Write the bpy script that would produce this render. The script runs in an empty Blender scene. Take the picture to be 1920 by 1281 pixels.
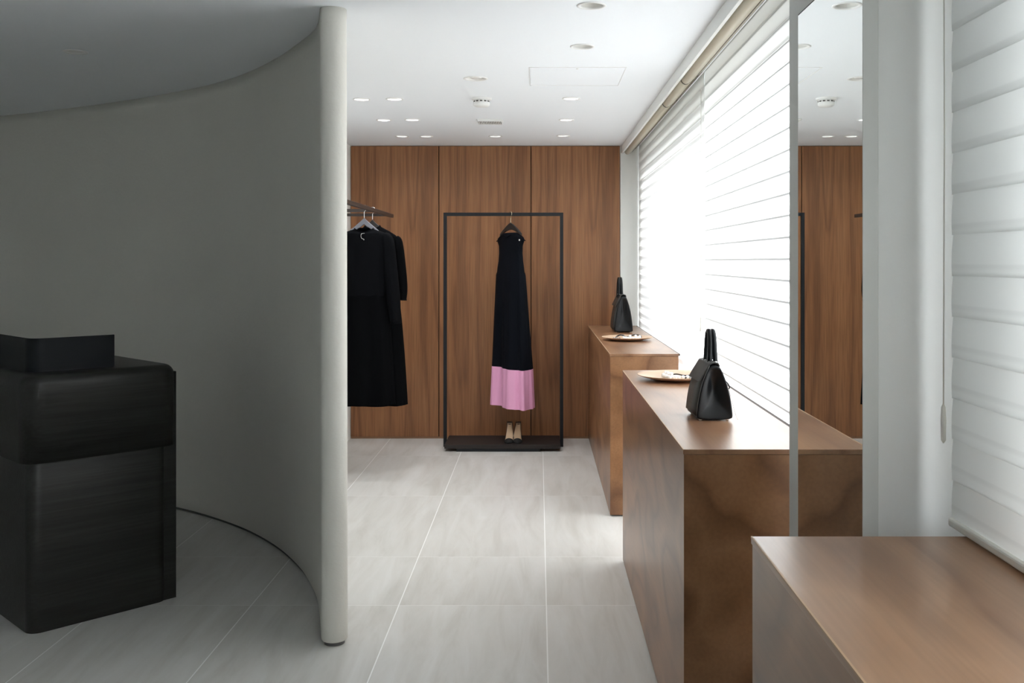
import bpy, bmesh, math, random
from mathutils import Vector, Matrix, noise
random.seed(7)
PI = math.pi
# ---------------------------------------------------------------- camera
F = 1842.0; VX, VY = 1010.0, 490.0; CH = 1.389; CZ = 0.905; CEIL = CH + CZ
sc = bpy.context.scene
cam_d = bpy.data.cameras.new('camera'); cam = bpy.data.objects.new('camera', cam_d)
sc.collection.objects.link(cam); sc.camera = cam
cam.location = (0, 0, CH); cam.rotation_euler = (PI/2, 0, 0)
cam_d.sensor_fit = 'HORIZONTAL'; cam_d.sensor_width = 36.0; cam_d.lens = 36.0*F/1920
cam_d.shift_x = -(VX-960)/1920; cam_d.shift_y = -(640.5-VY)/1920
cam_d.clip_start = 0.02
# ---------------------------------------------------------------- daylight and exposure
w = bpy.data.worlds.new('sky'); sc.world = w; w.use_nodes = True
bgn = w.node_tree.nodes['Background']
bgn.inputs['Color'].default_value = (0.93, 0.97, 1.0, 1); bgn.inputs['Strength'].default_value = 5.2
sc.view_settings.view_transform = 'Standard'; sc.view_settings.look = 'None'
sc.view_settings.gamma = 1.0; sc.view_settings.use_curve_mapping = False
sc.view_settings.exposure = 0.78
FILL_WATTS = 9.0    # each added fill spot, watts
sc.cycles.max_bounces = 14; sc.cycles.diffuse_bounces = 9; sc.cycles.glossy_bounces = 6
sc.cycles.transmission_bounces = 8; sc.cycles.caustics_reflective = False

# ---------------------------------------------------------------- materials
def newmat(name):
    m = bpy.data.materials.new(name); m.use_nodes = True
    return m, m.node_tree.nodes, m.node_tree.links, m.node_tree.nodes['Principled BSDF']
def plain(name, col, rough=0.6, metal=0.0, bump=0.0, bscale=60, sheen=0, spec=0.5, var=0.0, vscale=3):
    m, n, l, b = newmat(name)
    b.inputs['Base Color'].default_value = (*col, 1); b.inputs['Roughness'].default_value = rough
    b.inputs['Metallic'].default_value = metal; b.inputs['Specular IOR Level'].default_value = spec
    if sheen: b.inputs['Sheen Weight'].default_value = sheen
    tc = n.new('ShaderNodeTexCoord')
    if bump:
        t = n.new('ShaderNodeTexNoise'); t.inputs['Scale'].default_value = bscale; t.inputs['Detail'].default_value = 5
        l.new(tc.outputs['Object'], t.inputs['Vector'])
        bp = n.new('ShaderNodeBump'); bp.inputs['Strength'].default_value = bump; bp.inputs['Distance'].default_value = 0.004
        l.new(t.outputs['Fac'], bp.inputs['Height']); l.new(bp.outputs['Normal'], b.inputs['Normal'])
    if var:
        t = n.new('ShaderNodeTexNoise'); t.inputs['Scale'].default_value = vscale; t.inputs['Detail'].default_value = 4
        l.new(tc.outputs['Object'], t.inputs['Vector'])
        r = n.new('ShaderNodeValToRGB')
        r.color_ramp.elements[0].position = 0.3; r.color_ramp.elements[1].position = 0.7
        r.color_ramp.elements[0].color = (*[c*(1-var) for c in col], 1)
        r.color_ramp.elements[1].color = (*[min(1, c*(1+var)) for c in col], 1)
        l.new(t.outputs['Fac'], r.inputs['Fac']); l.new(r.outputs['Color'], b.inputs['Base Color'])
    return m
def wood(name, dark, mid, light, axis='Z', ring=9.0, stretch=0.10, rough=0.4, figure=0.0, bump=0.15, off=0.0, pore=0.25, nscale=2.6, soft=0.45):
    """figured veneer: distorted growth rings stretched along the grain, plus fine pores"""
    m, n, l, b = newmat(name)
    tc = n.new('ShaderNodeTexCoord')
    mp = n.new('ShaderNodeMapping'); s = [1, 1, 1]; s['XYZ'.index(axis)] = stretch
    mp.inputs['Scale'].default_value = s; mp.inputs['Location'].default_value = (off, off*0.7, off*1.3)
    l.new(tc.outputs['Object'], mp.inputs['Vector'])
    # broad rings
    n1 = n.new('ShaderNodeTexNoise'); n1.inputs['Scale'].default_value = nscale; n1.inputs['Detail'].default_value = 2.0
    n1.inputs['Roughness'].default_value = 0.4
    l.new(mp.outputs[0], n1.inputs['Vector'])
    mul = n.new('ShaderNodeMath'); mul.operation = 'MULTIPLY'; mul.inputs[1].default_value = ring
    l.new(n1.outputs['Fac'], mul.inputs[0])
    fr = n.new('ShaderNodeMath'); fr.operation = 'FRACT'; l.new(mul.outputs[0], fr.inputs[0])
    r1 = n.new('ShaderNodeValToRGB')
    e = r1.color_ramp.elements; e[0].position = 0.0; e[0].color = (*mid, 1); e[1].position = 1.0; e[1].color = (*mid, 1)
    x = e.new(0.45); x.color = (*light, 1)
    x = e.new(0.86); x.color = (*dark, 1)
    l.new(fr.outputs[0], r1.inputs['Fac'])
    # fine straight pores
    mp2 = n.new('ShaderNodeMapping'); s2 = [1, 1, 1]; s2['XYZ'.index(axis)] = 0.035
    mp2.inputs['Scale'].default_value = s2; l.new(tc.outputs['Object'], mp2.inputs['Vector'])
    n2 = n.new('ShaderNodeTexNoise'); n2.inputs['Scale'].default_value = 95; n2.inputs['Detail'].default_value = 4
    l.new(mp2.outputs[0], n2.inputs['Vector'])
    r2 = n.new('ShaderNodeValToRGB'); r2.color_ramp.elements[0].position = 0.35; r2.color_ramp.elements[1].position = 0.62
    r2.color_ramp.elements[0].color = (1-pore*1.6, 1-pore*1.7, 1-pore*1.8, 1); r2.color_ramp.elements[1].color = (1.0, 1.0, 1.0, 1)
    l.new(n2.outputs['Fac'], r2.inputs['Fac'])
    # wide tonal drift
    n3 = n.new('ShaderNodeTexNoise'); n3.inputs['Scale'].default_value = 5.0; n3.inputs['Detail'].default_value = 3
    l.new(mp.outputs[0], n3.inputs['Vector'])
    r3 = n.new('ShaderNodeValToRGB'); r3.color_ramp.elements[0].position = 0.3; r3.color_ramp.elements[1].position = 0.75
    r3.color_ramp.elements[0].color = (0.80-figure*.3, 0.78-figure*.3, 0.75-figure*.3, 1); r3.color_ramp.elements[1].color = (1.1, 1.1, 1.1, 1)
    l.new(n3.outputs['Fac'], r3.inputs['Fac'])
    # soften the rings toward the mid tone
    mx0 = n.new('ShaderNodeMix'); mx0.data_type = 'RGBA'; mx0.inputs[0].default_value = soft
    l.new(r1.outputs['Color'], mx0.inputs[6]); mx0.inputs[7].default_value = (*mid, 1)
    mx = n.new('ShaderNodeMix'); mx.data_type = 'RGBA'; mx.blend_type = 'MULTIPLY'; mx.inputs[0].default_value = 1
    l.new(mx0.outputs[2], mx.inputs[6]); l.new(r2.outputs['Color'], mx.inputs[7])
    my = n.new('ShaderNodeMix'); my.data_type = 'RGBA'; my.blend_type = 'MULTIPLY'; my.inputs[0].default_value = 1
    l.new(mx.outputs[2], my.inputs[6]); l.new(r3.outputs['Color'], my.inputs[7])
    l.new(my.outputs[2], b.inputs['Base Color'])
    b.inputs['Roughness'].default_value = rough
    bp = n.new('ShaderNodeBump'); bp.inputs['Strength'].default_value = bump; bp.inputs['Distance'].default_value = 0.001
    l.new(n2.outputs['Fac'], bp.inputs['Height']); l.new(bp.outputs['Normal'], b.inputs['Normal'])
    return m
def fabric_blind(name, col, trans, pitch, seam, dens, tilt=0.0):
    """sheer cloth; where two layers meet (every pitch) less light gets through"""
    m, n, l, b = newmat(name); n.remove(b)
    out = n['Material Output']
    d = n.new('ShaderNodeBsdfDiffuse'); t = n.new('ShaderNodeBsdfTranslucent'); a = n.new('ShaderNodeMixShader')
    d.inputs['Color'].default_value = (*col, 1)
    tc = n.new('ShaderNodeTexCoord'); sx = n.new('ShaderNodeSeparateXYZ'); l.new(tc.outputs['Object'], sx.inputs[0])
    def mt(op, x, y):
        q = n.new('ShaderNodeMath'); q.operation = op
        for i, v in enumerate((x, y)):
            if isinstance(v, (int, float)): q.inputs[i].default_value = v
            else: l.new(v, q.inputs[i])
        return q.outputs[0]
    fr = mt('FRACT', mt('DIVIDE', mt('SUBTRACT', CEIL_T, sx.outputs[2]), pitch), 0)
    cr = n.new('ShaderNodeValToRGB'); e = cr.color_ramp.elements
    lo = tuple(c*dens for c in col); hi = col
    e[0].position = 0.0; e[0].color = (*lo, 1); e[1].position = 1.0; e[1].color = (*lo, 1)
    x = e.new(seam*.5); x.color = (*lo, 1); x = e.new(min(.98, seam*1.3)); x.color = (*hi, 1); x = e.new(1-seam*.35); x.color = (*hi, 1)
    l.new(fr, cr.inputs['Fac']); l.new(cr.outputs['Color'], t.inputs['Color'])
    a.inputs[0].default_value = trans
    l.new(d.outputs[0], a.inputs[1]); l.new(t.outputs[0], a.inputs[2]); l.new(a.outputs[0], out.inputs['Surface'])
    return m
def tile_mat():
    m, n, l, b = newmat('stone_floor_tiles')
    tc = n.new('ShaderNodeTexCoord'); sx = n.new('ShaderNodeSeparateXYZ'); l.new(tc.outputs['Object'], sx.inputs[0])
    def math_(op, a, c=None, d=None):
        q = n.new('ShaderNodeMath'); q.operation = op
        for i, v in enumerate((a, c, d)):
            if v is None: continue
            if isinstance(v, (int, float)): q.inputs[i].default_value = v
            else: l.new(v, q.inputs[i])
        return q.outputs[0]
    W = 0.5955
    def period(v, o, p):          # distance to the nearest joint, and the tile number
        q = math_('DIVIDE', math_('SUBTRACT', v, o), p)
        fl = math_('ROUND', q); return math_('MULTIPLY', math_('ABSOLUTE', math_('SUBTRACT', q, fl)), p), math_('FLOOR', q)
    dx, ix = period(sx.outputs[0], 0.031, W)
    dyf, iyf = period(sx.outputs[1], 4.614, 1.197)
    dyn, iyn = period(sx.outputs[1], 3.964, 1.2)
    far = math_('GREATER_THAN', sx.outputs[1], 4.611)
    dy = math_('ADD', math_('MULTIPLY', far, dyf), math_('MULTIPLY', math_('SUBTRACT', 1.0, far), dyn))
    iy = math_('ADD', math_('MULTIPLY', far, iyf), math_('MULTIPLY', math_('SUBTRACT', 1.0, far), math_('ADD', iyn, 17.0)))
    gx = math_('LESS_THAN', dx, 0.0022); gy = math_('MULTIPLY', math_('LESS_THAN', dy, 0.0018), 0.62)
    g = math_('MAXIMUM', gx, gy)
    # per-tile offset of the veining
    cb = n.new('ShaderNodeCombineXYZ'); l.new(math_('MULTIPLY', ix, 3.7), cb.inputs[0]); l.new(math_('MULTIPLY', iy, 5.3), cb.inputs[1])
    l.new(math_('ADD', math_('MULTIPLY', ix, 1.9), iy), cb.inputs[2])
    va = n.new('ShaderNodeVectorMath'); va.operation = 'ADD'; l.new(tc.outputs['Object'], va.inputs[0]); l.new(cb.outputs[0], va.inputs[1])
    mp = n.new('ShaderNodeMapping'); mp.inputs['Scale'].default_value = (1.5, 0.20, 1); mp.inputs['Rotation'].default_value = (0, 0, 0.05)
    l.new(va.outputs[0], mp.inputs['Vector'])
    n1 = n.new('ShaderNodeTexNoise'); n1.inputs['Scale'].default_value = 7; n1.inputs['Detail'].default_value = 7; n1.inputs['Roughness'].default_value = 0.62
    n1.inputs['Distortion'].default_value = 0.6
    l.new(mp.outputs[0], n1.inputs['Vector'])
    r = n.new('ShaderNodeValToRGB'); e = r.color_ramp.elements
    e[0].position = 0.30; e[0].color = (0.52, 0.505, 0.47, 1); e[1].position = 0.70; e[1].color = (0.66, 0.655, 0.635, 1)
    x = e.new(0.5); x.color = (0.60, 0.59, 0.56, 1)
    l.new(n1.outputs['Fac'], r.inputs['Fac'])
    mx = n.new('ShaderNodeMix'); mx.data_type = 'RGBA'; l.new(g, mx.inputs[0]); l.new(r.outputs['Color'], mx.inputs[6])
    mx.inputs[7].default_value = (0.88, 0.88, 0.87, 1)
    l.new(mx.outputs[2], b.inputs['Base Color'])
    rr = n.new('ShaderNodeMapRange'); rr.inputs['To Min'].default_value = 0.34; rr.inputs['To Max'].default_value = 0.5
    l.new(n1.outputs['Fac'], rr.inputs['Value']); l.new(rr.outputs[0], b.inputs['Roughness'])
    bp = n.new('ShaderNodeBump'); bp.inputs['Strength'].default_value = 0.25; bp.inputs['Distance'].default_value = 0.001; bp.invert = True
    l.new(g, bp.inputs['Height']); l.new(bp.outputs['Normal'], b.inputs['Normal'])
    return m

CEIL_T = 0.0
M = {
 'paint': plain('white_wall_paint', (0.82, 0.83, 0.815), 0.75, bump=0.05, bscale=90),
 'ceil': plain('white_ceiling_paint', (0.86, 0.89, 0.925), 0.85, bump=0.03, bscale=90),
 'plaster': plain('grey_white_plaster', (0.70, 0.685, 0.63), 0.85, bump=0.35, bscale=55, var=0.03, vscale=1.5),
 'dark_base': plain('dark_recess_metal', (0.12, 0.12, 0.12), 0.5),  # dark metal of the recessed wall foot and counter plinths
 'floor': tile_mat(),
 'panel': wood('teak_wall_veneer', (0.155, 0.060, 0.022), (0.30, 0.128, 0.050), (0.365, 0.168, 0.070), 'Z', 8, 0.07, 0.45, 0.0, off=1.7, pore=0.16, nscale=4.2, soft=.50),
 'panel_edge': plain('teak_solid_edge', (0.30, 0.17, 0.095), 0.5),
 'gap': plain('dark_joint_and_gap_shade', (0.035, 0.022, 0.016), 0.8),  # panel joints, and the painted shade behind the counters
 'counter': wood('figured_counter_veneer', (0.12, 0.046, 0.020), (0.27, 0.130, 0.060), (0.38, 0.20, 0.10), 'Y', 5, 0.5, 0.30, 0.35, bump=0.06, off=4.1, pore=0.07),
 'countertop': wood('figured_counter_top_veneer', (0.20, 0.09, 0.045), (0.31, 0.165, 0.088), (0.38, 0.215, 0.12), 'Y', 6, 0.35, 0.29, 0.25, bump=0.0, off=2.3, pore=0.07),
 'edge': plain('light_veneer_edge', (0.42, 0.27, 0.16), 0.5),
 'desk': wood('black_stained_oak', (0.006, 0.006, 0.0055), (0.016, 0.017, 0.016), (0.028, 0.029, 0.028), 'X', 16, 0.06, 0.42, 0.3, bump=0.5, pore=0.35),
 'box': plain('navy_black_leatherette', (0.005, 0.0075, 0.0105), 0.5, bump=0.1, bscale=300, spec=.25),
 'iron': plain('black_powder_coat', (0.009, 0.011, 0.014), 0.5, spec=0.3, bump=0.05, bscale=400),
 'iron_plate': plain('dark_brown_steel_plate', (0.016, 0.011, 0.010), 0.6),
 'rail': plain('dark_bronze_bar', (0.030, 0.022, 0.019), 0.4),
 'chrome': plain('satin_chrome', (0.75, 0.73, 0.72), 0.22, 1.0),
 'brass': plain('pale_gold_metal', (0.75, 0.68, 0.50), 0.25, 1.0),
 'black_cloth': plain('black_crepe_cloth', (0.0026, 0.0029, 0.0038), 0.9, bump=0.2, bscale=500, spec=0.06),
 'black_cloth2': plain('black_cotton_cloth', (0.0017, 0.0019, 0.0024), 0.9, bump=0.2, bscale=500, spec=0.05),
 'navy_cloth': plain('navy_black_crepe', (0.0028, 0.0040, 0.0070), 0.85, bump=0.2, bscale=500, spec=0.10),
 'pink': plain('pink_satin', (0.80, 0.38, 0.60), 0.36, bump=0.03, bscale=300),
 'hanger_grey': plain('grey_painted_wood', (0.19, 0.19, 0.22), 0.5),
 'hanger_black': plain('black_painted_wood', (0.018, 0.015, 0.014), 0.5),
 'leather': plain('black_smooth_leather', (0.0035, 0.0045, 0.006), 0.30, bump=0.04, bscale=220, spec=0.30),
 'leather_matt': plain('charcoal_pebbled_leather', (0.034, 0.033, 0.030), 0.5, bump=0.25, bscale=420),
 'tray': wood('pale_turned_wood', (0.52, 0.34, 0.22), (0.66, 0.47, 0.33), (0.74, 0.56, 0.41), 'X', 5, 0.2, 0.45, pore=0.06),
 'pearl': plain('white_pearl', (0.86, 0.85, 0.83), 0.18, spec=0.7),
 'ribbon': plain('dark_satin_ribbon', (0.018, 0.017, 0.020), 0.35),
 'smoke_bead': plain('smoky_grey_bead', (0.25, 0.26, 0.28), 0.15, spec=0.8),
 'white_plastic': plain('white_plastic', (0.80, 0.80, 0.79), 0.4),
 'reflector': plain('satin_reflector', (0.74, 0.73, 0.70), 0.4),
 'lens': plain('downlight_lens', (0.85, 0.85, 0.84), 0.15),
 'vent_dark': plain('dark_vent_slot', (0.10, 0.095, 0.09), 0.8),
 'insole': plain('beige_leather_insole', (0.60, 0.43, 0.28), 0.5),
 'shoe': plain('black_suede', (0.010, 0.011, 0.012), 0.8),
 'frame': plain('grey_painted_frame', (0.60, 0.61, 0.585), 0.6),
 'headrail': plain('beige_blind_headrail', (0.60, 0.55, 0.44), 0.45),
 'headline': plain('dark_blind_groove', (0.16, 0.145, 0.12), 0.6),
 'cord': plain('white_blind_cord', (0.75, 0.74, 0.68), 0.5),
 'thread': plain('pale_tag_thread', (0.75, 0.74, 0.72), 0.6),
 'blind_far': fabric_blind('white_sheer_shade_far', (0.93, 0.935, 0.92), 0.30, .0722, .50, .30),
 'blind_mid': fabric_blind('white_sheer_shade_middle', (0.95, 0.95, 0.94), 0.44, .0686, .13, .10),
 'blind_near': fabric_blind('cream_sheer_shade_near', (0.80, 0.81, 0.80), 0.54, .0757, .11, .88),
}
mir, mn, ml, mb = newmat('silvered_mirror')
mb.inputs['Base Color'].default_value = (0.86, 0.89, 0.88, 1); mb.inputs['Metallic'].default_value = 1; mb.inputs['Roughness'].default_value = 0.004
M['mirror'] = mir

# ---------------------------------------------------------------- mesh helpers
C = sc.collection
def link_obj(name, bm, mat, parent=None, smooth=False, loc=None, rotz=0.0, bevel=0.0, bseg=2, sub=0, angle=None):
    bmesh.ops.recalc_face_normals(bm, faces=bm.faces[:])
    me = bpy.data.meshes.new(name); bm.to_mesh(me); bm.free()
    me.materials.append(M[mat] if isinstance(mat, str) else mat)
    if smooth:
        for p in me.polygons: p.use_smooth = True
    o = bpy.data.objects.new(name, me); C.objects.link(o)
    if loc is not None: o.location = loc
    o.rotation_euler.z = rotz
    if parent is not None: o.parent = parent
    if bevel:
        m = o.modifiers.new('bevel', 'BEVEL'); m.width = bevel; m.segments = bseg; m.limit_method = 'ANGLE'; m.angle_limit = 0.6
        if smooth or bseg > 1: m.harden_normals = False
    if sub:
        m = o.modifiers.new('sub', 'SUBSURF'); m.levels = sub; m.render_levels = sub
    return o
def thing(name, label, cat, loc=(0, 0, 0), rotz=0.0, group=None):
    o = bpy.data.objects.new(name, None); C.objects.link(o); o.empty_display_size = 0.1
    o.location = loc; o.rotation_euler.z = rotz; o['label'] = label; o['category'] = cat
    if group: o['group'] = group
    return o
def tag(o, label, cat, group=None):
    o['label'] = label; o['category'] = cat
    if group: o['group'] = group
    return o
def struct(o): o['kind'] = 'structure'; return o
def box(bm, x0, x1, y0, y1, z0, z1):
    vs = [bm.verts.new((x, y, z)) for x in (x0, x1) for y in (y0, y1) for z in (z0, z1)]
    for f in ((0, 1, 3, 2), (4, 6, 7, 5), (0, 4, 5, 1), (2, 3, 7, 6), (0, 2, 6, 4), (1, 5, 7, 3)):
        bm.faces.new([vs[i] for i in f])
def bx(*a):
    bm = bmesh.new(); box(bm, *a); return bm
def loft(bm, rings, cap0=True, cap1=True, closed=True):
    R = [[bm.verts.new(p) for p in r] for r in rings]
    for a, b in zip(R, R[1:]):
        n = len(a)
        for i in range(n if closed else n-1):
            j = (i+1) % n; bm.faces.new((a[i], a[j], b[j], b[i]))
    if cap0: bm.faces.new(R[0][::-1])
    if cap1: bm.faces.new(R[-1])
    return R
def tube(bm, pts, rad, seg=10, cap=True):
    pts = [Vector(p) for p in pts]; rings = []
    rads = rad if isinstance(rad, (list, tuple)) else [rad]*len(pts)
    up = None
    for i, p in enumerate(pts):
        t = (pts[min(i+1, len(pts)-1)] - pts[max(i-1, 0)]).normalized()
        if up is None:
            up = t.orthogonal().normalized()
        up = (up - t*up.dot(t)).normalized(); s = t.cross(up)
        rings.append([p + (up*math.cos(2*PI*k/seg) + s*math.sin(2*PI*k/seg))*rads[i] for k in range(seg)])
    loft(bm, rings, cap, cap)
def lathe(bm, prof, seg=32, center=(0, 0, 0), cap0=False, cap1=False):
    cx, cy, cz = center
    loft(bm, [[(cx+r*math.cos(2*PI*k/seg), cy+r*math.sin(2*PI*k/seg), cz+z) for k in range(seg)] for r, z in prof], cap0, cap1)
def sphere(bm, c, r, seg=14, rg=8, s=(1, 1, 1)):
    bmesh.ops.create_uvsphere(bm, u_segments=seg, v_segments=rg, radius=r,
        matrix=Matrix.Translation(c) @ Matrix.Diagonal((*s, 1)))
def prism(bm, poly, z0, z1):
    loft(bm, [[(x, y, z0) for x, y in poly], [(x, y, z1) for x, y in poly]])
def rrect(u0, u1, v0, v1, r, seg=8):
    out = []
    for cx, cy, a0 in ((u1-r, v1-r, 0), (u0+r, v1-r, PI/2), (u0+r, v0+r, PI), (u1-r, v0+r, 1.5*PI)):
        for k in range(seg+1):
            a = a0 + PI/2*k/seg; out.append((cx+r*math.cos(a), cy+r*math.sin(a)))
    return out
def catmull(pts, n):
    out = []; m = len(pts)
    for i in range(m-1):
        p0 = Vector(pts[max(i-1, 0)]); p1 = Vector(pts[i]); p2 = Vector(pts[i+1]); p3 = Vector(pts[min(i+2, m-1)])
        for k in range(n):
            t = k/n
            out.append(0.5*((2*p1)+(p2-p0)*t+(2*p0-5*p1+4*p2-p3)*t*t+(3*p1-p0-3*p2+p3)*t**3))
    out.append(Vector(pts[-1])); return out
def resample(pts, n):
    L = [0]
    for a, b in zip(pts, pts[1:]): L.append(L[-1]+(b-a).length)
    out = []; j = 0
    for k in range(n):
        s = L[-1]*k/(n-1)
        while j < len(L)-2 and L[j+1] < s: j += 1
        t = (s-L[j])/max(1e-9, L[j+1]-L[j]); out.append(pts[j].lerp(pts[j+1], min(1, t)))
    return out

# ================================================================= THE SETTING
YB = 7.70; YF = -3.2; XL = -5.2; XW = 0.86
XR = 0.637     # right end of the wood panelling, face of header and mirror
struct(link_obj('floor', bx(XL, 1.05, YF, YB+0.2, -0.12, 0), 'floor'))

# ceiling with real openings for the recessed downlights
def cpos(x, y):
    d = F*CZ/(VY-y); return ((x-VX)*d/F, d)
DL = [(1109, 10, .043, 'largest and nearest downlight, above the narrow aisle beside the window wall'),
      (1092, 87, .043, 'second downlight from the viewer in the row along the window wall'),
      (1071, 184.5, .041, 'third downlight of the window row, to the right of the smoke detector'),
      (1062, 224.5, .041, 'fourth downlight of the window row, to the right of the vent grille'),
      (1056, 254.5, .041, 'farthest downlight of the window row, close to the wood wall'),
      (929, 255.5, .041, 'lone downlight between the vent grille and the wood wall'),
      (678, 186, .041, 'downlight nearest the white column, front left of the six paired ones'),
      (740, 185.5, .041, 'front right of the six paired downlights above the black dresses'),
      (720, 225, .041, 'middle left of the six paired downlights above the black dresses'),
      (773, 224.5, .041, 'middle right of the six paired downlights above the black dresses'),
      (754, 255.5, .041, 'rear left of the six paired downlights, beside the wood wall'),
      (799, 255.5, .041, 'rear right of the six paired downlights, beside the wood wall'),
      (142, 97, .041, 'single downlight in the dim ceiling inside the curved grey wall'),
      (892, 147, .052, 'wide downlight with a faceted bright lens, in front of the smoke detector')]
bm = bmesh.new()
edges = []
def loop_edges(pts):
    v = [bm.verts.new((x, y, CEIL)) for x, y in pts]
    for i in range(len(v)): edges.append(bm.edges.new((v[i], v[(i+1) % len(v)])))
loop_edges([(XL, YF), (1.05, YF), (1.05, YB+0.2), (XL, YB+0.2)])
for x, y, r, _ in DL:
    cx, cy = cpos(x, y); loop_edges([(cx+r*math.cos(2*PI*k/28), cy+r*math.sin(2*PI*k/28)) for k in range(28)])
bmesh.ops.triangle_fill(bm, use_beauty=True, use_dissolve=False, edges=edges)
ce = struct(link_obj('ceiling', bm, 'ceil'))
link_obj('slab', bx(XL, 1.05, YF, YB+0.2, CEIL+0.16, CEIL+0.28), 'ceil', ce)
for nm, a in (('edge_skirt', (XL, 1.05, YF-.02, YF, CEIL, CEIL+.17)), ('edge_skirt', (XL, 1.05, YB+.18, YB+.2, CEIL, CEIL+.17)),
              ('edge_skirt', (XL-.02, XL, YF, YB+.2, CEIL, CEIL+.17)), ('edge_skirt', (1.05, 1.07, YF, YB+.2, CEIL, CEIL+.17))):
    link_obj(nm, bx(*a), 'ceil', ce)

# back wall: white backing, teak panels, shadow gaps
S = YB/F
def bxx(x): return (x-VX)*S
wb = struct(link_obj('wall_back', bx(XL, 1.05, YB+0.012, YB+0.2, 0, CEIL), 'paint'))
pan = [(658.5, 822.3), (824.0, 994.8), (996.4, 1161.8)]
for i, (a, b_) in enumerate(pan):
    cx = (bxx(a)+bxx(b_))/2; hw = (bxx(b_)-bxx(a))/2
    link_obj('veneer_panel', bx(-hw, hw, -0.013, 0.012, 0.016, CEIL-0.004), 'panel', wb, loc=(cx, YB, 0), bevel=0.0008, bseg=1)
link_obj('panel_joint_backing', bx(bxx(658.5), bxx(1161.8), YB+0.006, YB+0.013, 0.0, CEIL), 'gap', wb)
link_obj('panel_foot_strip', bx(bxx(658.5), bxx(1161.8), YB-0.004, YB+0.012, 0.0, 0.014), 'panel_edge', wb)
# side walls and the wall behind the camera
XS = bxx(657.5)
struct(link_obj('wall_left', bx(XS-0.12, XS, 5.22, YB+0.012, 0, CEIL), 'paint'))
struct(link_obj('wall_outer', bx(XL-0.12, XL, YF, YB+0.2, 0, CEIL), 'paint'))
struct(link_obj('wall_rear', bx(XL, 1.05, YF-0.12, YF, 0, CEIL), 'paint'))
# window wall: pieces round the two openings
W1 = (2.62, 7.50, 0.30, 2.02); W2 = (-2.2, 1.50, 0.80, 2.05)
bm = bmesh.new()
box(bm, XW, 1.05, YF, W2[0], 0, CEIL); box(bm, XW, 1.05, 1.64, W1[0], 0, CEIL); prism(bm, [(XW, 1.64), (1.05, 1.64), (1.05, 1.22)], W2[2], W2[3]); box(bm, XW, 1.05, W2[1], 1.64, 0, W2[2]); box(bm, XW, 1.05, W2[1], 1.64, W2[3], CEIL); box(bm, XW, 1.05, W1[1], YB+0.012, 0, CEIL)  # prism: unseen splayed jamb, added to soften daylight on the near shade
for wv in (W1, W2):
    box(bm, XW, 1.05, wv[0], wv[1], 0, wv[2]); box(bm, XW, 1.05, wv[0], wv[1], wv[3], CEIL)
struct(link_obj('wall_right', bm, 'paint'))
for i, wv in enumerate((W1, W2)):
    wf = bmesh.new()
    t = 0.035
    for a in ((wv[0], wv[0]+t, wv[2], wv[3]), (wv[1]-t, wv[1], wv[2], wv[3]), (wv[0], wv[1], wv[2], wv[2]+t), (wv[0], wv[1], wv[3]-t, wv[3])):
        box(wf, 0.96, 1.0, a[0], a[1], a[2], a[3])
    struct(link_obj('window_%d' % (i+1), wf, 'frame'))
# pier between the windows
struct(link_obj('wall_pier', bx(0.669, XW, 1.955, 2.50, 0, CEIL), 'paint', bevel=0.002))
# header board in front of the blinds, and the slim strip beside the panels
struct(link_obj('trim_1', bx(0.650, 0.664, 1.955-4.0, YB, CEIL-0.058, CEIL), 'paint', bevel=0.001))
struct(link_obj('trim_2', bx(0.640, 0.652, YB-0.006, YB+0.012, 0.0, CEIL-0.058), 'paint'))

# curved wall with a rounded nose
bot_in = [(-0.789, 3.567), (-0.85, 3.81), (-0.90, 3.99), (-0.98, 4.20), (-1.08, 4.42), (-1.235, 4.69), (-1.41, 4.93), (-1.58, 5.12), (-1.80, 5.32), (-2.04, 5.50), (-2.5, 5.76), (-3.35, 6.14), (-4.3, 6.40), (-5.25, 6.5)]
top_in = [(-0.783, 3.517), (-0.835, 3.72), (-0.885, 3.86), (-1.0, 4.08), (-1.17, 4.38), (-1.42, 4.74), (-1.69, 5.04), (-2.07, 5.35), (-2.46, 5.62), (-2.71, 5.77), (-3.38, 6.13), (-4.3, 6.42), (-5.25, 6.52)]
NB = 90; TH = 0.094
def wall_ring(inn, z, inset=0.0):
    p = resample(catmull([Vector((a, b, 0)) for a, b in inn], 10), NB)
    outer = []
    for i, q in enumerate(p):
        t = (p[min(i+1, NB-1)]-p[max(i-1, 0)]).normalized(); nrm = Vector((t.y, -t.x, 0))
        if nrm.x < 0: nrm = -nrm
        outer.append(q + nrm*(TH-inset)); p[i] = q + nrm*inset
    c = (p[0]+outer[0])/2; r = (outer[0]-p[0]).length/2; d = (outer[0]-p[0]).normalized(); f = Vector((d.y, -d.x, 0))
    if f.y > 0: f = -f
    cap = [c + (-d*math.cos(a)+f*math.sin(a))*r for a in [PI*k/18 for k in range(1, 18)]]
    ring = [(q.x, q.y, z) for q in reversed(p)] + [(q.x, q.y, z) for q in cap] + [(q.x, q.y, z) for q in outer]
    return ring
Z0 = 0.014
rings = []
b0, t0 = wall_ring(bot_in, Z0), wall_ring(top_in, CEIL)
b_in = wall_ring(bot_in, Z0, 0.003)
rings.append(b_in)
for k in range(0, 41):
    q = k/40; z = Z0+0.004 + (CEIL-Z0-0.004)*q
    rings.append([(a[0]*(1-q)+b[0]*q, a[1]*(1-q)+b[1]*q, z) for a, b in zip(b0, t0)])
bm = bmesh.new(); loft(bm, rings)
cw = struct(link_obj('wall_curved', bm, 'plaster', smooth=True))
for p in cw.data.polygons:
    if abs(p.normal.z) > 0.7: p.use_smooth = False
bm = bmesh.new(); loft(bm, [wall_ring(bot_in, 0.0, 0.010), wall_ring(bot_in, Z0+0.002, 0.010)])
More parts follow.
